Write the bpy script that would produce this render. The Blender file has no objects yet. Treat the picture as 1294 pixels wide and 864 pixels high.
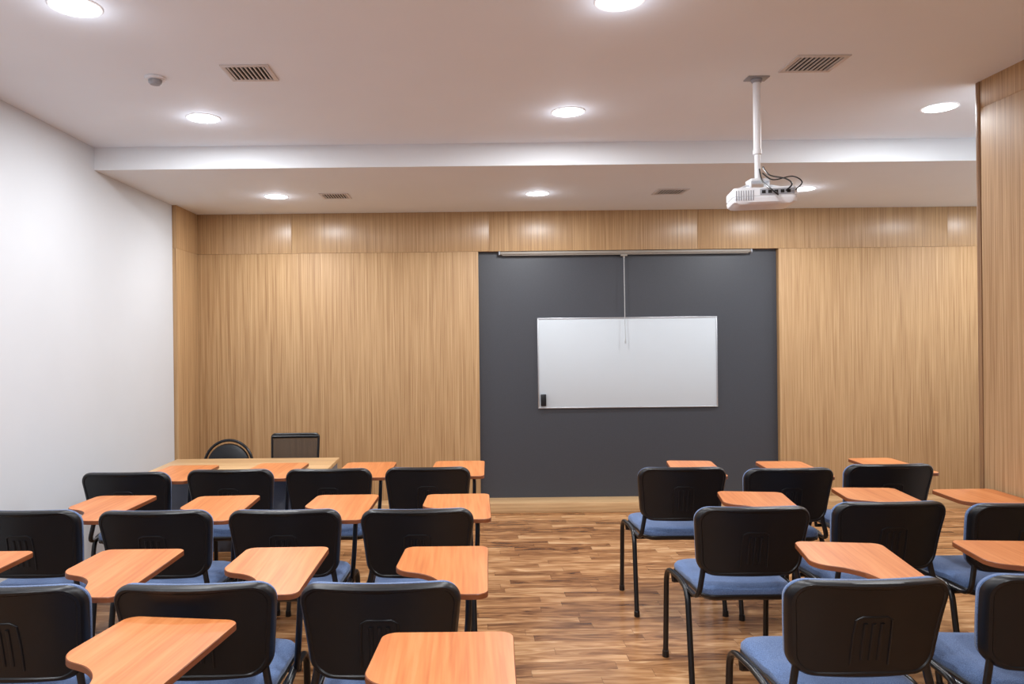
import bpy, bmesh, math, random
from mathutils import Vector, Matrix
random.seed(4)
S = bpy.context.scene
COL = S.collection
S.view_settings.view_transform = 'Standard'
S.view_settings.exposure = 0.0
S.view_settings.gamma = 1.0

# ------------------------------------------------------------------ helpers
def lin(r, g, b):
    f = lambda c: (c/255/12.92) if c/255 <= 0.04045 else ((c/255+0.055)/1.055)**2.4
    return (f(r), f(g), f(b), 1.0)

def mk(name, parts, mats, loc=(0, 0, 0), parent=None, sharp=35):
    """parts: list of (verts, faces[, matindex])"""
    V, F, MI = [], [], []
    for p in parts:
        o = len(V)
        V += [tuple(v) for v in p[0]]
        mi = p[2] if len(p) > 2 else 0
        for f in p[1]:
            F.append([i+o for i in f]); MI.append(mi)
    me = bpy.data.meshes.new(name)
    me.from_pydata(V, [], F)
    if not isinstance(mats, (list, tuple)): mats = [mats]
    for m in mats: me.materials.append(m)
    for i, p in enumerate(me.polygons): p.material_index = MI[i]
    bm = bmesh.new(); bm.from_mesh(me)
    bmesh.ops.recalc_face_normals(bm, faces=bm.faces)
    bm.to_mesh(me); bm.free()
    for i, p in enumerate(me.polygons):
        p.use_smooth = True
    try: me.set_sharp_from_angle(angle=math.radians(sharp))
    except Exception: pass
    ob = bpy.data.objects.new(name, me)
    ob.location = loc
    COL.objects.link(ob)
    if parent: ob.parent = parent
    return ob

def empty(name, loc, label, category, rotz=0, group=None):
    e = bpy.data.objects.new(name, None)
    e.empty_display_size = 0.1
    e.location = loc; e.rotation_euler = (0, 0, rotz)
    COL.objects.link(e)
    e["label"] = label; e["category"] = category
    if group: e["group"] = group
    return e

def box(x0, x1, y0, y1, z0, z1, bev=0.0, seg=2):
    bm = bmesh.new()
    bmesh.ops.create_cube(bm, size=1)
    for v in bm.verts:
        v.co = Vector(((x0+x1)/2+v.co.x*(x1-x0), (y0+y1)/2+v.co.y*(y1-y0), (z0+z1)/2+v.co.z*(z1-z0)))
    if bev > 0:
        bmesh.ops.bevel(bm, geom=list(bm.edges), offset=bev, segments=seg, affect='EDGES', profile=0.5)
    bm.verts.index_update()
    V = [v.co.copy() for v in bm.verts]
    F = [[v.index for v in f.verts] for f in bm.faces]
    bm.free()
    return V, F

def cbox(name, x0, x1, y0, y1, z0, z1, mat, bev=0.0, kind="structure"):
    c = Vector(((x0+x1)/2, (y0+y1)/2, (z0+z1)/2))
    V, F = box(x0, x1, y0, y1, z0, z1, bev)
    ob = mk(name, [([v-c for v in V], F)], mat, loc=c)
    if kind: ob["kind"] = kind
    return ob

def lathe(prof, seg=32, M=None):
    V, F = [], []
    for r, z in prof:
        for i in range(seg):
            a = 2*math.pi*i/seg
            V.append(Vector((max(r, 1e-4)*math.cos(a), max(r, 1e-4)*math.sin(a), z)))
    n = len(prof)
    for j in range(n-1):
        for i in range(seg):
            k = (i+1) % seg
            F.append([j*seg+i, j*seg+k, (j+1)*seg+k, (j+1)*seg+i])
    if prof[0] != prof[-1]:
        F.append([i for i in range(seg)][::-1])
        F.append([(n-1)*seg+i for i in range(seg)])
    if M is not None: V = [M @ v for v in V]
    return V, F

def fillet(pts, r, seg=6):
    pts = [Vector(p) for p in pts]
    out = [pts[0]]
    for i in range(1, len(pts)-1):
        p = pts[i]; a = pts[i-1]-p; b = pts[i+1]-p
        t = min(r, a.length*0.48, b.length*0.48)
        s = p+a.normalized()*t; e = p+b.normalized()*t
        for k in range(seg+1):
            u = k/seg
            out.append(s*(1-u)**2+p*2*u*(1-u)+e*u*u)
    out.append(pts[-1])
    return out

def tube(path, r, seg=10, r2=None, closed=False):
    path = [Vector(p) for p in path]
    n = len(path)
    r2 = r2 or r
    V, F = [], []
    t0 = (path[1]-path[0]).normalized()
    ref = Vector((1, 0, 0)) if abs(t0.x) < 0.9 else Vector((0, 0, 1))
    nrm = (ref - t0*ref.dot(t0)).normalized()
    prev = t0
    for i in range(n):
        if closed: t = (path[(i+1) % n]-path[i-1]).normalized()
        elif i == 0: t = t0
        elif i == n-1: t = (path[-1]-path[-2]).normalized()
        else: t = (path[i+1]-path[i-1]).normalized()
        q = prev.rotation_difference(t)
        nrm = q @ nrm
        nrm = (nrm - t*nrm.dot(t)).normalized()
        bn = t.cross(nrm)
        prev = t
        for k in range(seg):
            a = 2*math.pi*k/seg
            V.append(path[i]+nrm*math.cos(a)*r+bn*math.sin(a)*r2)
    m = n if closed else n-1
    for i in range(m):
        j = (i+1) % n
        for k in range(seg):
            l = (k+1) % seg
            F.append([i*seg+k, i*seg+l, j*seg+l, j*seg+k])
    if not closed:
        F.append(list(range(seg))[::-1]); F.append([(n-1)*seg+k for k in range(seg)])
    return V, F

def rpoly(corners, seg=6, step=0.03):
    n = len(corners); out = []
    for i in range(n):
        p = Vector(corners[i][:2]); r = corners[i][2]
        a = Vector(corners[i-1][:2])-p; b = Vector(corners[(i+1) % n][:2])-p
        t = min(r, a.length*0.49, b.length*0.49)
        if t < 1e-5: out.append(p); continue
        s = p+a.normalized()*t; e = p+b.normalized()*t
        for k in range(seg+1):
            u = k/seg
            w = 0.72
            d = (1-u)**2+2*w*u*(1-u)+u*u
            out.append((s*(1-u)**2+p*2*w*u*(1-u)+e*u*u)/d)
    res = []
    for i in range(len(out)):
        a = out[i]; b = out[(i+1) % len(out)]
        m = max(1, int(math.ceil((b-a).length/step)))
        for k in range(m): res.append(a+(b-a)*k/m)
    return res

def pad(outline, prof, fn=lambda a, b, h: Vector((a, b, h)), c=None):
    if c is None:
        c = sum(outline, Vector((0, 0)))/len(outline)
    else: c = Vector(c)
    n = len(outline); V, F = [], []
    for ins, fr, h in prof:
        for p in outline:
            d = p-c; L = d.length
            q = c+d*(1-ins/L)*(1-fr)
            V.append(fn(q.x, q.y, h))
    for j in range(len(prof)-1):
        for i in range(n):
            k = (i+1) % n
            F.append([j*n+i, j*n+k, (j+1)*n+k, (j+1)*n+i])
    F.append(list(range(n))[::-1]); F.append([(len(prof)-1)*n+i for i in range(n)])
    return V, F

# ------------------------------------------------------------------ materials
def newmat(name):
    m = bpy.data.materials.new(name); m.use_nodes = True
    nt = m.node_tree
    return m, nt, nt.nodes["Principled BSDF"]

def N(nt, t, **kw):
    n = nt.nodes.new(t)
    for k, v in kw.items():
        if k.startswith('i_'):
            n.inputs[k[2:].replace('_', ' ')].default_value = v
        else: setattr(n, k, v)
    return n

def L(nt, a, b): nt.links.new(a, b)

def ramp(nt, stops):
    r = nt.nodes.new('ShaderNodeValToRGB')
    el = r.color_ramp.elements
    while len(el) < len(stops): el.new(0.5)
    for e, (p, c) in zip(el, stops): e.position = p; e.color = c
    return r

def plain(name, col, rough=0.5, metal=0.0, nscale=60, var=0.06, bump=0.0, coat=0.0, spec=0.5, emit=0.0):
    m, nt, b = newmat(name)
    tc = N(nt, 'ShaderNodeTexCoord')
    no = N(nt, 'ShaderNodeTexNoise'); no.inputs['Scale'].default_value = nscale; no.inputs['Detail'].default_value = 4
    L(nt, tc.outputs['Object'], no.inputs['Vector'])
    c0 = tuple(max(0, x*(1-var)) for x in col[:3])+(1,)
    c1 = tuple(min(1, x*(1+var)) for x in col[:3])+(1,)
    r = ramp(nt, [(0.3, c0), (0.7, c1)])
    L(nt, no.outputs['Fac'], r.inputs['Fac']); L(nt, r.outputs['Color'], b.inputs['Base Color'])
    b.inputs['Roughness'].default_value = rough; b.inputs['Metallic'].default_value = metal
    b.inputs['Coat Weight'].default_value = coat
    b.inputs['Specular IOR Level'].default_value = spec
    if emit:
        b.inputs['Emission Color'].default_value = col; b.inputs['Emission Strength'].default_value = emit
    if bump:
        bp = N(nt, 'ShaderNodeBump'); bp.inputs['Strength'].default_value = bump; bp.inputs['Distance'].default_value = 0.002
        L(nt, no.outputs['Fac'], bp.inputs['Height']); L(nt, bp.outputs['Normal'], b.inputs['Normal'])
    return m

def woodpanel(name, dark, mid, light, rough=0.38, fine=(210, 210, 2.0), broad=(85, 85, 1.1), spec=0.5):
    m, nt, b = newmat(name)
    tc = N(nt, 'ShaderNodeTexCoord'); oi = N(nt, 'ShaderNodeObjectInfo')
    ad = N(nt, 'ShaderNodeVectorMath', operation='ADD')
    sc = N(nt, 'ShaderNodeMath', operation='MULTIPLY'); sc.inputs[1].default_value = 37
    L(nt, oi.outputs['Random'], sc.inputs[0])
    L(nt, tc.outputs['Object'], ad.inputs[0]); L(nt, sc.outputs[0], ad.inputs[1])
    def noise(s, det, dist):
        mp = N(nt, 'ShaderNodeMapping'); mp.inputs['Scale'].default_value = s
        L(nt, ad.outputs[0], mp.inputs['Vector'])
        n = N(nt, 'ShaderNodeTexNoise'); n.inputs['Scale'].default_value = 1; n.inputs['Detail'].default_value = det
        n.inputs['Distortion'].default_value = dist
        L(nt, mp.outputs[0], n.inputs['Vector']); return n
    n1 = noise(fine, 3, 0.15); n2 = noise(broad, 3, 0.4)
    mx = N(nt, 'ShaderNodeMath', operation='MULTIPLY_ADD'); mx.inputs[1].default_value = 0.6
    m2 = N(nt, 'ShaderNodeMath', operation='MULTIPLY'); m2.inputs[1].default_value = 0.4
    L(nt, n2.outputs['Fac'], m2.inputs[0]); L(nt, n1.outputs['Fac'], mx.inputs[0]); L(nt, m2.outputs[0], mx.inputs[2])
    r = ramp(nt, [(0.34, dark), (0.5, mid), (0.64, light)])
    L(nt, mx.outputs[0], r.inputs['Fac']); L(nt, r.outputs['Color'], b.inputs['Base Color'])
    b.inputs['Roughness'].default_value = rough
    b.inputs['Specular IOR Level'].default_value = spec
    return m

WC = (lin(147, 112, 76), lin(174, 139, 99), lin(190, 157, 115))
M_woodH = woodpanel('oak_veneer_header', *WC, rough=0.36, spec=0.6)
M_wood = woodpanel('oak_veneer', *WC, rough=0.56, spec=0.35)
M_woodR = woodpanel('oak_veneer_side', lin(150, 114, 79), lin(176, 140, 101), lin(192, 158, 118), rough=0.65, spec=0.25)
M_woodEdge = woodpanel('oak_edge', lin(120, 86, 58), lin(140, 104, 72), lin(156, 120, 84), rough=0.5)
M_base = woodpanel('oak_baseboard', lin(174, 136, 94), lin(192, 155, 112), lin(204, 170, 126), fine=(2, 60, 60), broad=(.5, 9, 9))
M_desk = woodpanel('desk_laminate', lin(168, 128, 86), lin(188, 150, 106), lin(200, 164, 120), fine=(2, 60, 60), broad=(.5, 9, 9), rough=0.38)
M_tab = woodpanel('tablet_laminate', lin(180, 102, 52), lin(197, 120, 66), lin(206, 133, 80), fine=(90, 3, 60), broad=(12, .8, 8), rough=0.38)
M_tabedge = plain('tablet_edge', lin(124, 68, 36), 0.4)
M_wallw = plain('painted_wall', lin(202, 205, 209), 0.65, nscale=2.0, var=0.02)
M_ceil = plain('painted_ceiling', lin(230, 236, 243), 0.75, nscale=3, var=0.01)
M_fascia = plain('painted_soffit', lin(224, 227, 230), 0.75, nscale=3, var=0.01)
M_black = plain('charcoal_board_paint', lin(56, 58, 64), 0.45, nscale=160, var=0.08, bump=0.05)
M_plastic = plain('black_plastic', lin(15, 16, 20), 0.38, nscale=500, var=0.15, bump=0.1, spec=0.4)
M_tube = plain('black_enamel_tube', lin(16, 16, 19), 0.3, nscale=90, var=0.1)
M_wh = plain('white_plastic', lin(226, 228, 232), 0.35, nscale=40, var=0.02)
M_grayp = plain('grey_plastic', lin(150, 152, 158), 0.5, nscale=40, var=0.04)
M_case = plain('beige_enamel', lin(138, 130, 120), 0.5, nscale=40, var=0.03)
M_alu = plain('aluminium', lin(190, 192, 196), 0.3, metal=0.7, nscale=80, var=0.04)
M_board = plain('whiteboard_enamel', lin(185, 191, 196), 0.5, nscale=3, var=0.01, spec=0.3)
M_darkslot = plain('dark_slot', lin(24, 22, 22), 0.8)
M_panel = plain('grey_laminate', lin(92, 95, 104), 0.5, nscale=200, var=0.08)
M_ventw = plain('vent_enamel', lin(205, 200, 198), 0.5)
M_ring = plain('downlight_rim_lit', lin(235, 235, 238), 0.4, emit=0.3)  # slight emission put into the trim so the ring does not render dark

M_blue, nt, b = newmat('blue_woven_fabric')
tc = N(nt, 'ShaderNodeTexCoord')
n1 = N(nt, 'ShaderNodeTexNoise'); n1.inputs['Scale'].default_value = 420; n1.inputs['Detail'].default_value = 2
n2 = N(nt, 'ShaderNodeTexVoronoi'); n2.inputs['Scale'].default_value = 330
L(nt, tc.outputs['Object'], n1.inputs['Vector']); L(nt, tc.outputs['Object'], n2.inputs['Vector'])
r = ramp(nt, [(0.3, lin(56, 76, 112)), (0.55, lin(86, 110, 152)), (0.75, lin(118, 141, 180))])
L(nt, n1.outputs['Fac'], r.inputs['Fac']); L(nt, r.outputs['Color'], b.inputs['Base Color'])
b.inputs['Roughness'].default_value = 0.9; b.inputs['Sheen Weight'].default_value = 0.2
bp = N(nt, 'ShaderNodeBump'); bp.inputs['Strength'].default_value = 0.3; bp.inputs['Distance'].default_value = 0.001
L(nt, n2.outputs['Distance'], bp.inputs['Height']); L(nt, bp.outputs['Normal'], b.inputs['Normal'])

M_lens, nt, b = newmat('lamp_lens_glow')
b.inputs['Base Color'].default_value = (1, 1, 1, 1)
b.inputs['Emission Color'].default_value = (0.98, 0.98, 1, 1)
b.inputs['Emission Strength'].default_value = 8

M_mesh, nt, b = newmat('black_chair_mesh')
b.inputs['Base Color'].default_value = lin(30, 30, 32); b.inputs['Roughness'].default_value = 0.7
tc = N(nt, 'ShaderNodeTexCoord')
ck = N(nt, 'ShaderNodeTexChecker'); ck.inputs['Scale'].default_value = 260
L(nt, tc.outputs['Object'], ck.inputs['Vector'])
mr = N(nt, 'ShaderNodeMapRange'); mr.inputs['To Min'].default_value = 0.6; mr.inputs['To Max'].default_value = 1.0
L(nt, ck.outputs['Fac'], mr.inputs['Value']); L(nt, mr.outputs[0], b.inputs['Alpha'])

M_floor, nt, b = newmat('strip_parquet')
tc = N(nt, 'ShaderNodeTexCoord'); sp = N(nt, 'ShaderNodeSeparateXYZ'); L(nt, tc.outputs['Object'], sp.inputs[0])
def MT(op, a, bb=None, c=None):
    n = N(nt, 'ShaderNodeMath', operation=op)
    for i, v in enumerate((a, bb, c)):
        if v is None: continue
        if isinstance(v, (int, float)): n.inputs[i].default_value = v
        else: L(nt, v, n.inputs[i])
    return n.outputs[0]
RW, BL = 0.078, 0.55
rowf = MT('DIVIDE', sp.outputs['Y'], RW); row = MT('FLOOR', rowf)
wn = N(nt, 'ShaderNodeTexWhiteNoise', noise_dimensions='1D'); L(nt, row, wn.inputs['W'])
xs = MT('ADD', MT('DIVIDE', sp.outputs['X'], BL), MT('MULTIPLY', wn.outputs['Value'], 9.7))
colx = MT('FLOOR', xs)
cb = N(nt, 'ShaderNodeCombineXYZ'); L(nt, row, cb.inputs[0]); L(nt, colx, cb.inputs[1])
w2 = N(nt, 'ShaderNodeTexWhiteNoise', noise_dimensions='3D'); L(nt, cb.outputs[0], w2.inputs['Vector'])
of = N(nt, 'ShaderNodeVectorMath', operation='SCALE'); L(nt, w2.outputs['Color'], of.inputs[0]); of.inputs['Scale'].default_value = 13
va = N(nt, 'ShaderNodeVectorMath', operation='ADD'); L(nt, tc.outputs['Object'], va.inputs[0]); L(nt, of.outputs[0], va.inputs[1])
mp = N(nt, 'ShaderNodeMapping'); mp.inputs['Scale'].default_value = (3.0, 17, 1); L(nt, va.outputs[0], mp.inputs['Vector'])
g1 = N(nt, 'ShaderNodeTexNoise'); g1.inputs['Scale'].default_value = 1; g1.inputs['Detail'].default_value = 5; g1.inputs['Distortion'].default_value = 1.6
L(nt, mp.outputs[0], g1.inputs['Vector'])
tone = MT('ADD', MT('MULTIPLY', w2.outputs['Value'], 0.48), MT('MULTIPLY', MT('SUBTRACT', g1.outputs['Fac'], 0.5), 1.6))
tone = MT('ADD', tone, 0.30)
r = ramp(nt, [(0.05, lin(84, 51, 31)), (0.3, lin(132, 88, 54)), (0.55, lin(164, 116, 75)), (0.8, lin(193, 146, 102)), (1.0, lin(212, 171, 128))])
L(nt, tone, r.inputs['Fac'])
fy = MT('FRACT', rowf); fx = MT('FRACT', xs)
jy = MT('LESS_THAN', fy, 0.025); jx = MT('LESS_THAN', fx, 0.005)
j = MT('MAXIMUM', jy, jx)
mixc = N(nt, 'ShaderNodeMix', data_type='RGBA'); L(nt, MT('MULTIPLY', j, 0.45), mixc.inputs['Factor'])
L(nt, r.outputs['Color'], mixc.inputs['A']); mixc.inputs['B'].default_value = lin(60, 38, 24)
L(nt, mixc.outputs['Result'], b.inputs['Base Color'])
b.inputs['Roughness'].default_value = 0.25

# ------------------------------------------------------------------ room constants
H = 1.52
XL, XR, XFAR = -2.37, 2.60, 5.2
YB, YN = 6.5, -2.6
TH = 0.055
YS = 4.758
ZC, ZL = 2.77, 2.624
YCOL = 3.70
ZH = 2.273

fl = mk('floor', [box(XL-0.2, XFAR+0.2, YN-0.2, YB+0.3, -0.1, 0)], M_floor); fl["kind"] = "structure"
cl = mk('ceiling', [box(XL-0.2, XFAR+0.2, YN-0.2, YB+0.3, ZC, ZC+0.1)], M_ceil); cl["kind"] = "structure"
cbox('ceiling', XL, XFAR, YS, YB, ZL, ZC, M_fascia)
cbox('wall_left', XL-0.2, XL, YN, YB+0.3, 0, ZC, M_wallw)
cbox('wall_back', XL, XFAR+0.2, YB+TH, YB+0.25, 0, ZC, M_black)
cbox('wall_near', XL, XR, YN-0.2, YN, 0, ZC, M_wallw)
cbox('wall_right', XR+0.02, XFAR+0.2, YN, YCOL, 0, ZC, M_wallw)
cbox('wall_far_right', XFAR, XFAR+0.2, YCOL, YB+TH, 0, ZC, M_wallw)
g = 0.0007
tn = [0]
def trim(x0, x1, y0, y1, z0, z1, mat, bev=0.0008):
    tn[0] += 1
    return cbox('trim_%d' % tn[0], x0, x1, y0, y1, z0, z1, mat, bev)
hx = [XL+0.035, -1.505, 0.24, 2.08, 4.29, XFAR]
for a, c in zip(hx[:-1], hx[1:]):
    trim(a+g, c-g, YB, YB+TH, ZH+g, ZL, M_woodH)
trim(XL+0.035+g, 0.142, YB, YB+TH, 0.087, ZH-g, M_wood)
trim(2.795, XFAR, YB, YB+TH, 0.087, ZH-g, M_wood)
cbox('baseboard_back', XL+0.036, XFAR, YB-0.17, YB+TH, 0, 0.086, M_base, 0.003)
trim(XL, XL+0.035, 6.02, YB+TH, 0.087, ZH-g, M_wood)
trim(XL, XL+0.035, 6.02, YB+TH, ZH+g, ZL, M_wood)
cbox('baseboard_left', XL, XL+0.014, YN, YB-0.173, 0, 0.086, M_base, 0.003)
ZS = 2.635
for y0, y1 in [(YN, -0.2), (-0.2, 2.0), (2.0, YCOL-0.02)]:
    trim(XR, XR+0.02, y0+g, y1-g, 0.087, ZS-g*.4, M_woodR, 0.0005)
    trim(XR, XR+0.02, y0+g, y1-g, ZS+g*.4, ZC, M_woodR, 0.0005)
trim(XR-0.003, XR+0.03, YCOL-0.016, YCOL+0.012, 0, ZC, M_woodEdge, 0.002)
cbox('baseboard_right', XR-0.012, XR+0.02, YN, YCOL-0.022, 0, 0.086, M_base, 0.003)

# ------------------------------------------------------------------ downlights
def downlight(x, y, z, power, halo=True):
    e = empty('downlight', (x, y, z), 'round white recessed LED downlight, switched on, in the ceiling', 'ceiling light', group='recessed ceiling downlights')
    mk('rim', [lathe([(0.083, 0.0), (0.093, 0.0), (0.0945, -0.002), (0.092, -0.004), (0.083, -0.004), (0.083, 0.0)], 40)], M_ring, parent=e)
    mk('lamp_lens', [lathe([(0.0, -0.0005), (0.0825, -0.0005), (0.0825, -0.005), (0.0, -0.006)], 40)], M_lens, parent=e)
    ld = bpy.data.lights.new('lamp', 'AREA'); ld.shape = 'DISK'; ld.size = 0.166
    ld.energy = power; ld.color = (0.93, 0.965, 1.0)
    lo = bpy.data.objects.new('lamp', ld); lo.location = (0, 0, -0.009); lo.parent = e
    COL.objects.link(lo)
    if not halo: return
    ld = bpy.data.lights.new('halo_fill', 'POINT'); ld.shadow_soft_size = 0.02  # added fill light: halo and extra brightness on the ceiling, not a second lamp
    ld.energy = power*0.035; ld.color = (0.85, 0.9, 1.0); ld.specular_factor = 0.0
    lo = bpy.data.objects.new('halo_fill', ld); lo.location = (0, 0, -0.07); lo.parent = e
    COL.objects.link(lo)
P = 22
for x, y in [(-1.449, 4.147), (0.601, 4.105), (-1.434, 2.748), (0.599, 2.745),
             (-1.44, 1.37), (0.6, 1.37), (-1.44, 0.0), (0.6, 0.0), (-1.44, -1.4), (0.6, -1.4), (4.6, 4.1)]:
    downlight(x, y, ZC, P)
downlight(2.67, 4.10, ZC, P, False)
for x, y in [(-1.433, 5.694), (0.588, 5.69), (2.61, 5.62), (4.6, 5.6)]:
    downlight(x, y, ZL, P)

# ------------------------------------------------------------------ ceiling vents
def vent(x, y, z, w, d, n):
    e = empty('air_vent', (x, y, z), 'square white slatted air vent grille set in the ceiling', 'air vent', group='ceiling air vents')
    f = 0.021
    parts = [box(-w/2-f, w/2+f, -d/2-f, -d/2, -0.006, 0, 0.001), box(-w/2-f, w/2+f, d/2, d/2+f, -0.006, 0, 0.001),
             box(-w/2-f, -w/2, -d/2, d/2, -0.006, 0, 0.001), box(w/2, w/2+f, -d/2, d/2, -0.006, 0, 0.001)]
    mk('vent_frame', parts, M_ventw, parent=e)
    mk('vent_opening', [box(-w/2, w/2, -d/2, d/2, -0.0012, 0)], M_darkslot, parent=e)
    sl = []
    for i in range(n):
        xx = -w/2+(i+0.5)*w/n
        V, F = box(-0.003, 0.003, -d/2, d/2, -0.006, 0.0)
        sl.append(([v + Vector((xx, 0, -0.0005)) for v in V], F))
    mk('slats', sl, M_ventw, parent=e)
vent(-0.985, 3.45, ZC, 0.18, 0.165, 9)
vent(1.64, 3.41, ZC, 0.20, 0.17, 9)
vent(-0.975, 5.70, ZL, 0.18, 0.17, 9)
vent(1.61, 5.67, ZL, 0.20, 0.17, 9)

e = empty('smoke_detector', (-1.45, 3.50, ZC), 'small round white smoke detector mounted on the ceiling', 'smoke detector')
mk('base', [lathe([(0.0, 0), (0.047, 0), (0.049, -0.006), (0.045, -0.013), (0.0, -0.013)], 32)], M_wh, parent=e)
mk('sensor_cap', [lathe([(0.0, -0.013), (0.031, -0.013), (0.03, -0.027), (0.023, -0.034), (0.0, -0.036)], 32)], M_grayp, parent=e)

# ------------------------------------------------------------------ whiteboard
wx0, wx1, wz0, wz1 = 0.662, 2.258, 0.877, 1.68
yb = YB+TH
e = empty('whiteboard', ((wx0+wx1)/2, yb, wz0), 'blank white magnetic whiteboard with thin aluminium frame on dark wall', 'whiteboard')
w2_, hh = (wx1-wx0)/2, wz1-wz0
mk('writing_surface', [box(-w2_+0.006, w2_-0.006, -0.018, 0, 0.006, hh-0.006, 0.001)], M_board, parent=e)
fr = 0.010
mk('board_frame', [box(-w2_, w2_, -0.023, 0, 0, fr, 0.002), box(-w2_, w2_, -0.023, 0, hh-fr, hh, 0.002),
                   box(-w2_, -w2_+fr, -0.023, 0, fr, hh-fr, 0.002), box(w2_-fr, w2_, -0.023, 0, fr, hh-fr, 0.002)], M_alu, parent=e)
e = empty('board_eraser', (wx0+0.045, yb-0.0185, 0.90), 'small black felt eraser stuck on the whiteboard', 'eraser')
mk('handle', [box(-0.024, 0.024, -0.03, -0.012, 0, 0.105, 0.005)], M_plastic, parent=e)
mk('felt', [box(-0.022, 0.022, -0.012, 0, 0.002, 0.103, 0.002)], M_panel, parent=e)

e = empty('projection_screen', (1.445, YB+0.012, 2.238), 'rolled-up pull-down projection screen in slim beige casing with pull cord', 'projection screen')
mk('screen_casing', [box(-1.11, 1.11, -0.012, 0.04, 0.004, 0.032, 0.008, 3)], M_case, parent=e)
mk('end_cap', [box(-1.122, -1.108, -0.014, 0.04, 0.002, 0.034, 0.004)], M_grayp, parent=e)
mk('end_cap', [box(1.108, 1.122, -0.014, 0.04, 0.002, 0.034, 0.004)], M_grayp, parent=e)
mk('bottom_bar', [box(-1.09, 1.09, -0.002, 0.014, -0.004, 0.005, 0.002)], M_case, parent=e)
cx = -0.012
mk('pull_hook', [box(cx-0.03, cx+0.03, -0.004, 0.010, -0.018, -0.003, 0.002), box(cx-0.008, cx+0.008, -0.002, 0.006, -0.034, -0.016, 0.002)], M_case, parent=e)
M_cord = plain('grey_cord', lin(165, 165, 165), 0.6)
mk('pull_cord', [tube([(cx, 0.002, -0.03), (cx+0.001, -0.004, -0.56)], 0.0038, 8), tube([(cx+0.001, -0.004, -0.55), (cx+0.003, -0.01, -0.755)], 0.0024, 6)], M_cord, parent=e)
mk('pull_handle', [lathe([(0.0, -0.79), (0.006, -0.787), (0.007, -0.775), (0.003, -0.75), (0.0, -0.75)], 12, Matrix.Translation((cx+0.003, -0.01, 0)))], M_cord, parent=e)

# ------------------------------------------------------------------ projector
e = empty('ceiling_projector', (1.45, 3.60, ZC), 'white projector hanging from ceiling on white pole with black cables', 'projector')
mk('ceiling_plate', [box(-0.052, 0.052, -0.035, 0.035, -0.006, 0, 0.002), lathe([(0.026, -0.006), (0.028, -0.014), (0.021, -0.024), (0.018, -0.024)], 20)], M_grayp, parent=e)
mk('mount_pole', [tube([(0, 0, -0.01), (0, 0, -0.36)], 0.018, 20), tube([(0, 0, -0.34), (0, 0, -0.50)], 0.0135, 20), lathe([(0.0185, -0.35), (0.0205, -0.352), (0.0205, -0.372), (0.014, -0.376)], 20)], M_wh, parent=e)
mk('mount_bracket', [box(-0.045, 0.045, -0.04, 0.04, -0.51, -0.498, 0.002), box(-0.047, -0.041, -0.03, 0.03, -0.545, -0.50, 0.001), box(0.041, 0.047, -0.03, 0.03, -0.545, -0.50, 0.001),
                     tube([(-0.045, 0, -0.522), (-0.11, -0.06, -0.552)], 0.005, 8), tube([(0.045, 0, -0.522), (0.11, -0.06, -0.552)], 0.005, 8),
                     tube([(-0.045, 0, -0.522), (-0.11, 0.06, -0.552)], 0.005, 8), tube([(0.045, 0, -0.522), (0.11, 0.06, -0.552)], 0.005, 8)], M_wh, parent=e)
ol = rpoly([(-0.148, -0.10, 0.025), (0.148, -0.10, 0.025), (0.148, 0.11, 0.035), (-0.148, 0.11, 0.035)])
Rz = Matrix.Rotation(math.radians(-10), 3, 'Z')
OF = Vector((0.015, 0.0, 0.0))
fnp = lambda a, b_, h: Rz @ Vector((a, b_, h))+OF
mk('projector_body', [pad(ol, [(0.02, 0, -0.549), (0.006, 0, -0.552), (0, 0, -0.560), (0, 0, -0.592), (0.004, 0, -0.594), (0.004, 0, -0.598), (0, 0, -0.600), (0.005, 0, -0.620), (0.018, 0, -0.629), (0.05, 0, -0.631)], fnp)], M_wh, parent=e)
def pb(*a, bev=0.001):
    V, F = box(*a, bev); return [Rz @ v+OF for v in V], F
mk('port_panel', [pb(-0.025, 0.13, -0.1015, -0.098, -0.590, -0.560)], M_grayp, parent=e)
for i in range(5):
    mk('port', [pb(-0.017+i*0.028, 0.0+i*0.028, -0.1035, -0.099, -0.582, -0.567)], M_darkslot, parent=e)
mk('exhaust_grille', [pb(-0.135+i*0.011, -0.130+i*0.011, -0.1022, -0.097, -0.612, -0.565) for i in range(8)], M_grayp, parent=e)
mk('lens', [lathe([(0.036, 0), (0.036, 0.02), (0.03, 0.022), (0.026, 0.01), (0.0, 0.012)], 24, Matrix.Translation((-0.05, 0.112, -0.59)) @ Matrix.Rotation(math.radians(-90), 4, 'X'))], M_plastic, parent=e)
def spl(pts, n=10):
    pts = [Vector(p) for p in pts]; out = []
    P_ = [pts[0]]+pts+[pts[-1]]
    for i in range(1, len(P_)-2):
        for k in range(n):
            t = k/n; p0, p1, p2, p3 = P_[i-1:i+3]
            out.append(0.5*((2*p1)+(-p0+p2)*t+(2*p0-5*p1+4*p2-p3)*t*t+(-p0+3*p1-3*p2+p3)*t**3))
    out.append(pts[-1]); return out
mk('cable', [tube(spl([(0.018, -0.02, -0.44), (0.03, -0.07, -0.49), (0.08, -0.13, -0.52), (0.10, -0.15, -0.55), (0.085, -0.121, -0.574)]), 0.0035, 8)], M_tube, parent=e)
mk('cable', [tube(spl([(0.015, -0.022, -0.47), (0.05, -0.06, -0.51), (0.12, -0.11, -0.505), (0.15, -0.145, -0.54), (0.125, -0.13, -0.574)]), 0.003, 8)], M_tube, parent=e)
mk('cable', [tube(spl([(0.0, -0.022, -0.45), (-0.01, -0.08, -0.52), (0.0, -0.16, -0.575), (0.03, -0.16, -0.60), (0.04, -0.115, -0.577)]), 0.0035, 8)], M_tube, parent=e)

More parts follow.
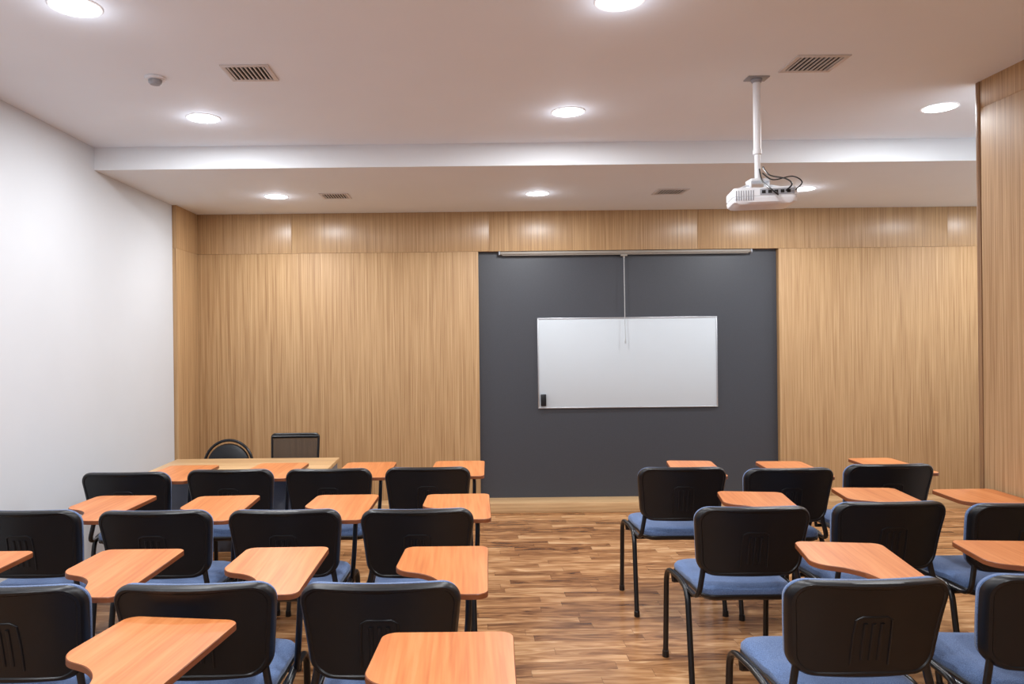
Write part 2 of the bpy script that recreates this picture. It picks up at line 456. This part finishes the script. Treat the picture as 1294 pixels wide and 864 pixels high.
# ------------------------------------------------------------------ student chair
def back_fn(a, b_, h):
    return Vector((a, -0.222-0.15*b_-0.35*b_*b_+0.8*a*a+h, 0.53+b_))
def build_student():
    P_ = []
    def add(name, parts, mats):
        o = mk(name, parts, mats); P_.append(o); return o
    ob_ = rpoly([(-0.21, -0.008, 0.06), (0.21, -0.008, 0.06), (0.2395, 0.285, 0.062), (0.0, 0.294, 0.2), (-0.2395, 0.285, 0.062)], seg=8, step=0.025)
    c = (0, 0.15)
    shell = pad(ob_, [(0, 0.93, -0.019), (0, 0.7, -0.019), (0, 0.45, -0.019), (0, 0.3, -0.019), (0.022, 0, -0.0185), (0.018, 0, -0.0225), (0.009, 0, -0.0225), (0.003, 0, -0.016), (0, 0, -0.004), (0.0, 0, 0.010), (0.006, 0, 0.014), (0.03, 0, 0.014), (0, 0.6, 0.014), (0, 0.93, 0.014)], back_fn, c)
    det = []
    for xx, z0, z1 in [(-0.024, 0.05, 0.165), (0, 0.05, 0.165), (0.024, 0.05, 0.165)]:
        det.append(tube([back_fn(xx, z0+(z1-z0)*i/6, -0.019) for i in range(7)], 0.0065, 8, 0.0045))
    arch = [(-0.055, 0.035), (-0.055, 0.12), (-0.052, 0.175), (-0.035, 0.185), (0.035, 0.185), (0.052, 0.175), (0.055, 0.12), (0.055, 0.035)]
    det.append(tube([back_fn(a, b_, -0.019) for a, b_ in arch], 0.0035, 8))
    add('backrest', [shell]+det, M_plastic)
    add('back_cushion', [pad(ob_, [(0.008, 0, 0.010), (0.002, 0, 0.020), (0.005, 0, 0.034), (0.02, 0, 0.045), (0, 0.3, 0.048), (0, 0.6, 0.049), (0, 0.93, 0.049)], back_fn, c)], M_blue)
    so = rpoly([(-0.195, -0.20, 0.06), (0.195, -0.20, 0.06), (0.213, 0.235, 0.08), (-0.213, 0.235, 0.08)], seg=8)
    dz = -0.025
    def sfn(a, b_, h):
        return Vector((a, b_, h+dz-0.9*max(0, b_-0.15)**2*1.5+0.004*(b_ < 0)))
    add('seat_shell', [pad(so, [(0, 0.9, 0.425), (0.05, 0, 0.425), (0.02, 0, 0.430), (0.004, 0, 0.442), (0.0, 0, 0.452), (0.006, 0, 0.458)], sfn)], M_plastic)
    add('seat', [pad(so, [(0.008, 0, 0.452), (0.002, 0, 0.464), (0.004, 0, 0.478), (0.016, 0, 0.490), (0.04, 0, 0.497), (0, 0.35, 0.498), (0, 0.65, 0.496), (0, 0.93, 0.495)], sfn)], M_blue)
    for sx in (-1, 1):
        add('leg', [tube(fillet([(sx*0.236, 0.225, 0.0), (sx*0.234, 0.20, 0.432), (sx*0.226, 0.02, 0.435)], 0.07), 0.0125, 12, 0.0105),
                    lathe([(0.015, 0), (0.016, 0.004), (0.015, 0.03), (0.012, 0.032)], 14, Matrix.Translation((sx*0.236, 0.2245, 0)))], M_tube)
        add('leg', [tube(fillet([(sx*0.238, -0.195, 0.0), (sx*0.232, -0.115, 0.432), (sx*0.226, 0.03, 0.435)], 0.06), 0.0125, 12, 0.0105),
                    lathe([(0.015, 0), (0.016, 0.004), (0.015, 0.03), (0.012, 0.032)], 14, Matrix.Translation((sx*0.238, -0.193, 0)))], M_tube)
    fr_ = [tube([(-0.226, 0.12, 0.395), (0.226, 0.12, 0.395)], 0.010, 10), tube([(-0.226, -0.07, 0.395), (0.226, -0.07, 0.395)], 0.010, 10)]
    for sx in (-1, 1):
        for yy in (0.12, -0.07): fr_.append(tube([(sx*0.224, yy, 0.39), (sx*0.228, yy, 0.432)], 0.009, 8))
        pth = [(sx*0.222, 0.0, 0.427), (sx*0.216, -0.21, 0.427)] + [tuple(back_fn(sx*0.188, z, 0.0)) for z in (0.03, 0.16)]
        fr_.append(tube(fillet(pth, 0.05), 0.012, 10, 0.009))
    add('seat_frame', fr_, M_tube)
    to = rpoly([(0.310, -0.165, 0.035), (0.328, 0.345, 0.035), (0.025, 0.345, 0.035), (0.005, 0.07, 0.05), (0.135, 0.02, 0.06), (0.195, -0.165, 0.045)], seg=7, step=0.03)
    zt = 0.748
    px, py = 0.245, 0.05
    to = [p-Vector((px, py)) for p in to]
    V, F = pad(to, [(0.0, 0, -0.017), (0, 0, -0.002), (0.002, 0, 0)], c=(0.20-px, 0.12-py))
    o = add('writing_tablet', [(V, F[:-1], 1), (V, F[-1:], 0)], [M_tab, M_tabedge])
    o.location = (px, py, zt)
    add('tablet_arm', [tube(fillet([(0.236, 0.03, 0.437), (0.256, -0.02, 0.60), (0.258, 0.0, 0.718), (0.24, 0.22, 0.722)], 0.06), 0.0105, 12),
                       box(0.19, 0.27, 0.03, 0.06, 0.724, 0.7305, 0.001), box(0.19, 0.27, 0.15, 0.18, 0.724, 0.7305, 0.001)], M_tube)
    return P_
SP = build_student()
lab = 'black-backed chair with blue fabric seat and orange wooden writing tablet'
def place_student(x, d, rot=0, tabrot=0, tdx=0, ts=1.0):
    e = empty('tablet_chair', (x, d+0.275, 0), lab, 'chair', rotz=math.radians(rot), group='rows of tablet arm chairs')
    for o in SP:
        c = o.copy(); COL.objects.link(c)
        c.parent = e
        if o.name.startswith('writing_tablet'):
            c.rotation_euler = (0, 0, math.radians(tabrot)); c.location.x += tdx; c.scale.x = ts
ST = [(1.153, 2.087, 1, -9, .0), (1.75, 2.10, -2, -3, -.01),
      (1.178, 2.98, 0, -8, -.005), (1.77, 3.04, 1, -6, 0.005), (2.305, 2.99, 1, 0, -.045),
      (1.165, 3.89, -1, -5, -.01, .88), (1.70, 3.83, 1, -3, 0, .9), (2.28, 3.915, 0, 1, 0.025, .88),
      (-0.215, 1.31, 0, 0, 0, 1.12), (-0.98, 1.42, 0, -7, -0.01, 1.08),
      (-0.248, 2.10, 0, 0, 0.005), (-0.793, 2.11, 1, 0, -.03), (-1.339, 2.107, 0, 0, -.02), (-1.90, 2.10, 0, 0, -.01),
      (-0.201, 3.004, 1, 0, 0), (-0.747, 3.017, 0, 0, 0), (-1.29, 3.028, 0, 3, -.03), (-1.848, 3.056, -1, 0, -.01),
      (-0.20, 3.974, 0, 0, 0), (-0.74, 3.96, 1, 0, 0), (-1.275, 3.97, 0, 0, -.015), (-1.82, 3.92, 0, 0, -.01)]
for t in ST: place_student(*t)
for o in SP: bpy.data.objects.remove(o)

# ------------------------------------------------------------------ teacher's desk
e = empty('teacher_desk', (-1.395, 4.74, 0), 'long wooden-topped desk with dark grey modesty panel', 'desk')
mk('desk_top', [box(-0.55, 0.55, -0.22, 0.24, 0.69, 0.715, 0.003)], M_desk, parent=e)
mk('modesty_panel', [box(-0.515, 0.515, -0.16, -0.14, 0.2, 0.689, 0.001)], M_panel, parent=e)
mk('side_panel', [box(-0.54, -0.516, -0.16, 0.22, 0.0, 0.689, 0.002)], M_panel, parent=e)
mk('side_panel', [box(0.516, 0.54, -0.16, 0.22, 0.0, 0.689, 0.002)], M_panel, parent=e)

# ------------------------------------------------------------------ chairs behind desk
e = empty('round_back_chair', (-1.735, 5.24, 0), 'black chair with round padded back inside a tubular arch', 'chair', rotz=math.pi)
e.scale = (.96, .96, .96)
def arc(rx, z0, rz, yy, n=20):
    return [(rx*math.cos(math.pi*i/n), yy-0.10*(math.sin(math.pi*i/n)*rz+z0-0.5), z0+rz*math.sin(math.pi*i/n)) for i in range(n+1)]
a = arc(0.185, 0.62, 0.19, -0.17)
mk('back_hoop', [tube([(0.185, -0.15, 0.44)]+a+[(-0.185, -0.15, 0.44)], 0.011, 10)], M_tube, parent=e)
bo = [Vector((0.162*math.cos(2*math.pi*i/32), 0.635+0.15*math.sin(2*math.pi*i/32))) for i in range(32)]
mk('backrest', [pad(bo, [(0, 0.9, -0.02), (0.03, 0, -0.018), (0.005, 0, -0.01), (0, 0, 0.0), (0.006, 0, 0.018), (0.03, 0, 0.028), (0, 0.9, 0.03)], lambda a_, b_, h: Vector((a_, -0.172-0.1*(b_-0.5)+h, b_))),
                tube([(-0.185, -0.178, 0.6), (0.185, -0.178, 0.6)], 0.008, 8)], M_plastic, parent=e)
so = [Vector((0.21*math.cos(2*math.pi*i/36), 0.03+0.2*math.sin(2*math.pi*i/36))) for i in range(36)]
mk('seat', [pad(so, [(0, 0.9, 0.43), (0.02, 0, 0.43), (0, 0, 0.445), (0.004, 0, 0.465), (0.03, 0, 0.48), (0, 0.9, 0.482)])], M_plastic, parent=e)
for sx in (-1, 1):
    mk('leg', [tube(fillet([(sx*0.21, 0.2, 0), (sx*0.19, 0.17, 0.42), (sx*0.17, 0.02, 0.425)], 0.05), 0.011, 10)], M_tube, parent=e)
    mk('leg', [tube(fillet([(sx*0.21, -0.2, 0), (sx*0.19, -0.15, 0.42), (sx*0.17, 0.03, 0.425)], 0.05), 0.011, 10)], M_tube, parent=e)
e = empty('mesh_back_chair', (-1.245, 5.24, 0), 'black office chair with square see-through mesh back', 'chair', rotz=math.pi)
e.scale = (.97, .97, .97)
def mf(a_, b_, h): return Vector((a_, -0.17-0.12*(b_-0.5)+0.25*a_*a_+h, b_))
mo = rpoly([(-0.17, 0.50, 0.03), (0.17, 0.50, 0.03), (0.178, 0.842, 0.025), (-0.178, 0.842, 0.025)], seg=5)
mk('back_frame', [tube([mf(p.x, p.y, 0) for p in mo], 0.009, 8, closed=True)] +
   [tube([mf(-0.172+0.344*i/8, 0.825, 0.0) for i in range(9)], 0.014, 8)], M_tube, parent=e)
gv, gf = [], []
for i in range(13):
    for j_ in range(9): gv.append(mf(-0.168+0.336*i/12, 0.505+0.33*j_/8, 0))
for i in range(12):
    for j_ in range(8): gf.append([i*9+j_, (i+1)*9+j_, (i+1)*9+j_+1, i*9+j_+1])
mk('mesh_panel', [(gv, gf)], M_mesh, parent=e)
so = rpoly([(-0.22, -0.2, 0.06), (0.22, -0.2, 0.06), (0.22, 0.22, 0.07), (-0.22, 0.22, 0.07)])
mk('seat', [pad(so, [(0, 0.9, 0.43), (0.02, 0, 0.43), (0, 0, 0.445), (0.004, 0, 0.465), (0.03, 0, 0.48), (0, 0.9, 0.482)])], M_plastic, parent=e)
mk('back_support', [tube(fillet([(sx*0.15, 0.0, 0.425), (sx*0.15, -0.18, 0.425), tuple(mf(sx*0.15, 0.56, 0))], 0.05), 0.01, 8) for sx in (-1, 1)], M_tube, parent=e)
for sx in (-1, 1):
    mk('leg', [tube(fillet([(sx*0.22, 0.2, 0), (sx*0.21, 0.17, 0.42), (sx*0.17, 0.02, 0.425)], 0.05), 0.011, 10)], M_tube, parent=e)
    mk('leg', [tube(fillet([(sx*0.22, -0.2, 0), (sx*0.21, -0.13, 0.42), (sx*0.17, 0.03, 0.425)], 0.05), 0.011, 10)], M_tube, parent=e)

# ------------------------------------------------------------------ world + camera
w = bpy.data.worlds.new('World'); S.world = w; w.use_nodes = True
w.node_tree.nodes['Background'].inputs[0].default_value = (0.8, 0.85, 0.9, 1)
w.node_tree.nodes['Background'].inputs[1].default_value = 0.3

cd = bpy.data.cameras.new('camera'); cam = bpy.data.objects.new('camera', cd); COL.objects.link(cam)
cd.sensor_width = 36; cd.lens = 930/1294*36
cd.shift_x = (647-585)/1294; cd.shift_y = (425.7-432)/1294
cd.clip_start = 0.05
cam.matrix_world = Matrix.Translation((0, 0, H)) @ Matrix.Rotation(math.radians(90), 4, 'X') @ Matrix.Rotation(-0.011, 4, 'Z')
S.camera = cam
